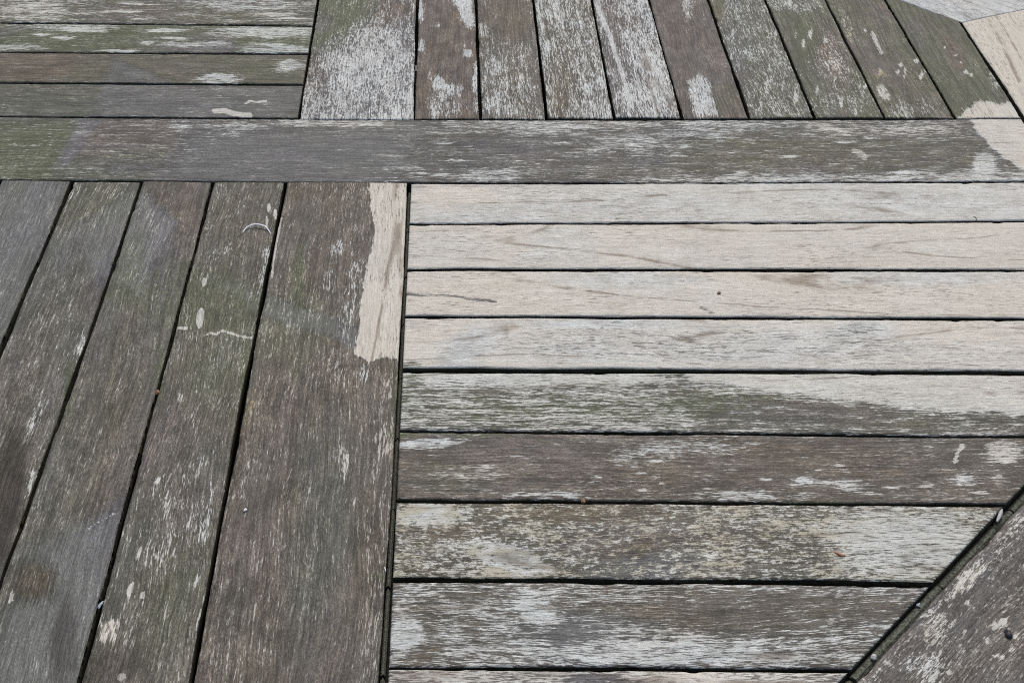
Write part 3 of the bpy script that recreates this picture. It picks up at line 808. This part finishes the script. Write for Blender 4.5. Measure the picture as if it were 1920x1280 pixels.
# border octagon, mitred
for k in range(8):
    a = k * math.pi / 4
    ang = a + math.pi / 2                # board runs along the side; across = -(outward)
    pid = {0: 'BR', 1: 'BD', 7: 'DD'}.get(k, 'X')
    inner, outer = AB, AB + 0.115
    if k == 7: inner = 0.7040
    m0, m1 = a + math.pi / 8, a - math.pi / 8
    ends = [(-math.sin(m0), math.cos(m0), -0.0003), (math.sin(m1), -math.cos(m1), -0.0003)]
    e_in = const(-inner)
    if k == 7: e_in = edge([e0_, e1_], ang)
    board('border_board', pid, ang, const(-outer), e_in, ends, BASE[pid], vis=k in (0, 1, 7))

# ------------------------------------------------------------------ underframe: battens, legs
DARK = plain('old_batten', (0.045, 0.045, 0.038), 0.85, 0.35, 60)
def beam(name, p, q, w, h, ztop, mat=DARK):
    p, q = np.array(p, float), np.array(q, float); t = (q - p) / np.linalg.norm(q - p); n = np.array([-t[1], t[0]]) * w / 2
    b = 0.002
    V = []
    for zz, ins in ((ztop - h, 0), (ztop - b, 0), (ztop, b)):
        nn_ = n * (1 - ins / (w / 2))
        for e in (p - nn_, q - nn_, q + nn_, p + nn_): V.append((e[0], e[1], zz))
    Fc = [(3, 2, 1, 0), (8, 9, 10, 11)]
    for r in (0, 4):
        for i in range(4):
            j = (i + 1) % 4; Fc.append((r + i, r + j, r + 4 + j, r + 4 + i))
    me = bpy.data.meshes.new(name); me.from_pydata(V, [], Fc); me.materials.append(mat)
    o = bpy.data.objects.new(name, me); scene.collection.objects.link(o); o.parent = table
    return o
ZB = TOP - THICK - 0.001
beam('batten', (0.060, -0.68), (0.060, 0.0), 0.046, 0.03, ZB)
beam('batten', (0.33, -0.45), (0.33, -0.07), 0.05, 0.03, ZB - 0.034)
beam('batten', (-0.058, -0.68), (-0.058, 0.68), 0.05, 0.03, ZB - 0.032)
beam('batten', (0.09, 0.30), (0.68, 0.30), 0.05, 0.03, ZB - 0.034)
beam('batten', (0.03, 0.185), (0.69, 0.185), 0.16, 0.03, ZB - 0.034)  # unseen, added wide so lit ground doesn't show through the joints
beam('batten', (-0.08, 0.09), (-0.08, 0.69), 0.045, 0.03, ZB - 0.034)
beam('batten', (-0.40, 0.09), (-0.40, 0.60), 0.05, 0.03, ZB - 0.034)
beam('batten', (-0.69, -0.085), (-0.06, -0.085), 0.05, 0.03, ZB - 0.034)
beam('batten', (-0.60, -0.40), (-0.06, -0.40), 0.05, 0.03, ZB - 0.034)
MOSS = plain('mossy_strip', (0.085, 0.09, 0.07), 0.9, 0.55, 900, 0.8)
MOSS2 = plain('mossy_ledge', (0.085, 0.092, 0.068), 0.9, 0.6, 500, 0.9)
rs = np.random.RandomState(11)
for i in range(9):                       # tongues of the slats that show in the wide joints
    a = EX[ks[i]]; b = EX[ks[i + 1]] if i < 8 else off(EX['lr8'], -0.070)
    y1, y0 = float(a(0.06)) - 0.001, float(b(0.06)) + 0.001
    xm = -0.5 * float(EY['hl'](y0)) - 0.5 * float(EY['vr'](y0)); xn = -0.5 * float(EY['hl'](y1)) - 0.5 * float(EY['vr'](y1))
    beam('joint_strip', (xm, y0), (xn, y1), 0.0030, 0.008, TOP - 0.0075 - rs.uniform(0, 0.002), MOSS)
cut = [d0 + tt * 0.25] + [d0 + (d1 - d0) * f for f in (0.10, 0.52, 0.97)] + [d1 - tt * 0.08]
for p_, q_ in zip(cut[:-1], cut[1:]):
    n_ = nn * 0.0042
    beam('joint_strip', p_ + n_ - tt * 0.001, q_ + n_ + tt * 0.001, 0.0066, 0.008, TOP - 0.0042 - rs.uniform(0, 0.002), MOSS2)
for sx in (-1, 1):
    for sy in (-1, 1):
        beam('leg', (sx * 0.44, sy * 0.40), (sx * 0.44, sy * 0.48), 0.08, ZB - 0.03, ZB - 0.03)
for sy in (-1, 1): beam('apron', (-0.40, sy * 0.44), (0.40, sy * 0.44), 0.03, 0.08, ZB - 0.032)
for sx in (-1, 1): beam('apron', (sx * 0.44, -0.40), (sx * 0.44, 0.40), 0.03, 0.08, ZB - 0.032)

# ------------------------------------------------------------------ small things lying on the table
import bmesh, random
def spot(x, y, z=0.0):
    p = at(x, y); return Vector((p[0], p[1], TOP + z))
def link(name, me, loc, label, cat, ang=0.0):
    o = bpy.data.objects.new(name, me); scene.collection.objects.link(o)
    o.location = loc; o.rotation_euler = (0, 0, ang)
    return props(o, label, cat)
def lump(name, x, y, size, mat, label, cat, ang=0, z=0.0005, seed=1, rough=0.25):
    """an irregular little lump resting on the wood"""
    r = random.Random(seed); bm = bmesh.new()
    bmesh.ops.create_icosphere(bm, subdivisions=3, radius=1.0)
    ph = [r.uniform(0, 6.28) for _ in range(6)]
    for v in bm.verts:
        c = v.co
        k = 1 + rough * (math.sin(2.3 * c.x + ph[0]) * math.sin(2.7 * c.y + ph[1]) + 0.5 * math.sin(5.1 * c.z + ph[2]) * math.sin(4.3 * c.x + ph[3]) + 0.25 * math.sin(9 * c.y + ph[4]))
        v.co = Vector((c.x * size[0] * k, c.y * size[1] * k, max(-0.55, c.z) * size[2] * k))
    me = bpy.data.meshes.new(name); bm.to_mesh(me); bm.free()
    for p in me.polygons: p.use_smooth = True
    me.materials.append(mat)
    return link(name, me, spot(x, y, z + 0.55 * size[2]), label, cat, math.radians(ang))
def thread(name, pts, rad, lift, mat, label, cat, flat=1.0, z=0.0006):
    """a thin tapering strand that follows measured points, arching up by lift"""
    P = [spot(*p) for p in pts]; o0 = P[0].copy(); n = 40; path = []
    for i in range(n + 1):
        f = i / n * (len(P) - 1); k = min(int(f), len(P) - 2); t = f - k
        a, b = P[k], P[k + 1]; pm = P[max(k - 1, 0)]; pn = P[min(k + 2, len(P) - 1)]
        q = 0.5 * ((2 * a) + (b - pm) * t + (2 * pm - 5 * a + 4 * b - pn) * t * t + (3 * a - pm - 3 * b + pn) * t ** 3)
        q.z += z + lift * math.sin(math.pi * i / n); path.append(q - o0)
    bm = bmesh.new(); rings = []
    for i, q in enumerate(path):
        d = (path[min(i + 1, n)] - path[max(i - 1, 0)]).normalized(); sd_ = d.cross(Vector((0, 0, 1))).normalized(); up = sd_.cross(d)
        rr = rad * (0.25 + 0.75 * math.sin(math.pi * min(1, max(0, 0.06 + 0.9 * i / n))) ** 0.7)
        rings.append([bm.verts.new(q + sd_ * math.cos(a) * rr * flat + up * math.sin(a) * rr) for a in [j * math.pi / 4 for j in range(8)]])
    for r0, r1 in zip(rings[:-1], rings[1:]):
        for j in range(8): bm.faces.new((r0[j], r0[(j + 1) % 8], r1[(j + 1) % 8], r1[j]))
    bm.faces.new(rings[0][::-1]); bm.faces.new(rings[-1])
    bmesh.ops.recalc_face_normals(bm, faces=bm.faces)
    me = bpy.data.meshes.new(name); bm.to_mesh(me); bm.free()
    for p in me.polygons: p.use_smooth = True
    me.materials.append(mat)
    return link(name, me, o0, label, cat)
WHITE = plain('white_husk', (0.72, 0.73, 0.76), 0.5, 0.06, 500, 0.1)
CHALK = plain('chalky_chip', (0.42, 0.43, 0.41), 0.8, 0.15, 700)
BLUE = plain('bluish_chip', (0.30, 0.37, 0.40), 0.6, 0.12, 700)
SEED = plain('brown_seed', (0.11, 0.065, 0.05), 0.5, 0.3, 900)
RUST = plain('orange_scrap', (0.30, 0.13, 0.06), 0.6, 0.3, 900)
BUD = plain('brown_bud', (0.22, 0.13, 0.075), 0.7, 0.3, 900)
BLACK = plain('black_crumb', (0.022, 0.022, 0.026), 0.45, 0.3, 900)
GREEN = plain('moss_green', (0.06, 0.075, 0.03), 0.8, 0.3, 900)
thread('husk', [(455, 438), (463, 431), (477, 427), (490, 428), (500, 431), (508, 440)], 0.0008, 0.0030, WHITE,
       'thin curled white husk lying on a dark slat of the lower left', 'husk', 1.2)
lump('seed', 1348, 551, (0.0021, 0.0016, 0.0010), SEED, 'tiny dark brown seed on the third pale scrubbed slat', 'seed', 30, seed=2)
thread('leaf_scrap', [(1562, 1036), (1570, 1039), (1578, 1043), (1584, 1041)], 0.0008, 0.0008, RUST,
       'small rusty orange leaf scrap on the mottled slat', 'leaf scrap', 1.5)
lump('leaf_crumb', 295, 735, (0.0016, 0.0024, 0.0014), RUST, 'orange crumb caught at a dark joint between two lower left slats', 'crumb', 10, -0.001, 5)
lump('bud', 1093, 938, (0.0018, 0.0032, 0.0011), BUD, 'brown bud on the near edge of a slat beside white flakes', 'bud', 8, -0.0006, 6)
lump('pebble', 1640, 1226, (0.0019, 0.0026, 0.0012), CHALK, 'small white pebble wedged in the slanting joint', 'pebble', -40, -0.0035, 7)
thread('splinter', [(1878, 950), (1876, 962), (1870, 976)], 0.0011, 0.0008, CHALK, 'white splinter at the top of the slanting joint', 'splinter', 1.3, -0.001)
lump('chip', 1724, 1128, (0.0012, 0.0016, 0.0010), BLUE, 'bluish white chip in the middle of the slanting joint', 'chip', -40, -0.0040, 8)
lump('chip', 188, 1134, (0.0010, 0.0032, 0.0010), BLUE, 'pale blue chip on the edge of a dark joint, lower left', 'chip', -12, -0.0006, 9)
lump('dropping', 1890, 1190, (0.0022, 0.0032, 0.0020), BLACK, 'small black dropping on the near border board', 'dropping', 25, 0.0003, 10)
thread('hair', [(1822, 408), (1827, 409), (1830, 412), (1831, 416)], 0.0004, 0.0008, BLACK, 'tiny dark bent hair on the topmost pale scrubbed slat', 'hair')
lump('grain', 460, 957, (0.0011, 0.0014, 0.0009), WHITE, 'single white grain on the wide dark lower left board', 'grain', 0, 0.0003, 12)
thread('fibre', [(718, 1058), (721, 1063), (723, 1069)], 0.0006, 0.0004, WHITE, 'short white fibre in the upright joint beside the mottled slat', 'fibre', 1.0, -0.001)
def tuft(x, y):
    r = random.Random(3); bm = bmesh.new()
    for i in range(26):
        a = r.uniform(0, 6.28); l = r.uniform(0.003, 0.008); w = 0.00035
        b = Vector((r.uniform(-.004, .004), r.uniform(-.0012, .0012), -0.004)); d = Vector((math.cos(a) * 0.6, math.sin(a) * 0.5, 0.9)).normalized()
        sd_ = d.cross(Vector((0.3, 0.2, 1))).normalized() * w; up = d.cross(sd_).normalized() * w
        v = [bm.verts.new(b + k) for k in (sd_, up, -sd_ - up)]; t = bm.verts.new(b + d * l + Vector((0, 0, -0.2 * l)))
        for j in range(3): bm.faces.new((v[j], v[(j + 1) % 3], t))
        bm.faces.new(v[::-1])
    me = bpy.data.meshes.new('moss_tuft'); bm.to_mesh(me); bm.free(); me.materials.append(GREEN)
    link('moss_tuft', me, spot(x, y), 'little dark moss tuft in the joint under the upper right slats', 'moss')
tuft(1662, 219.5)
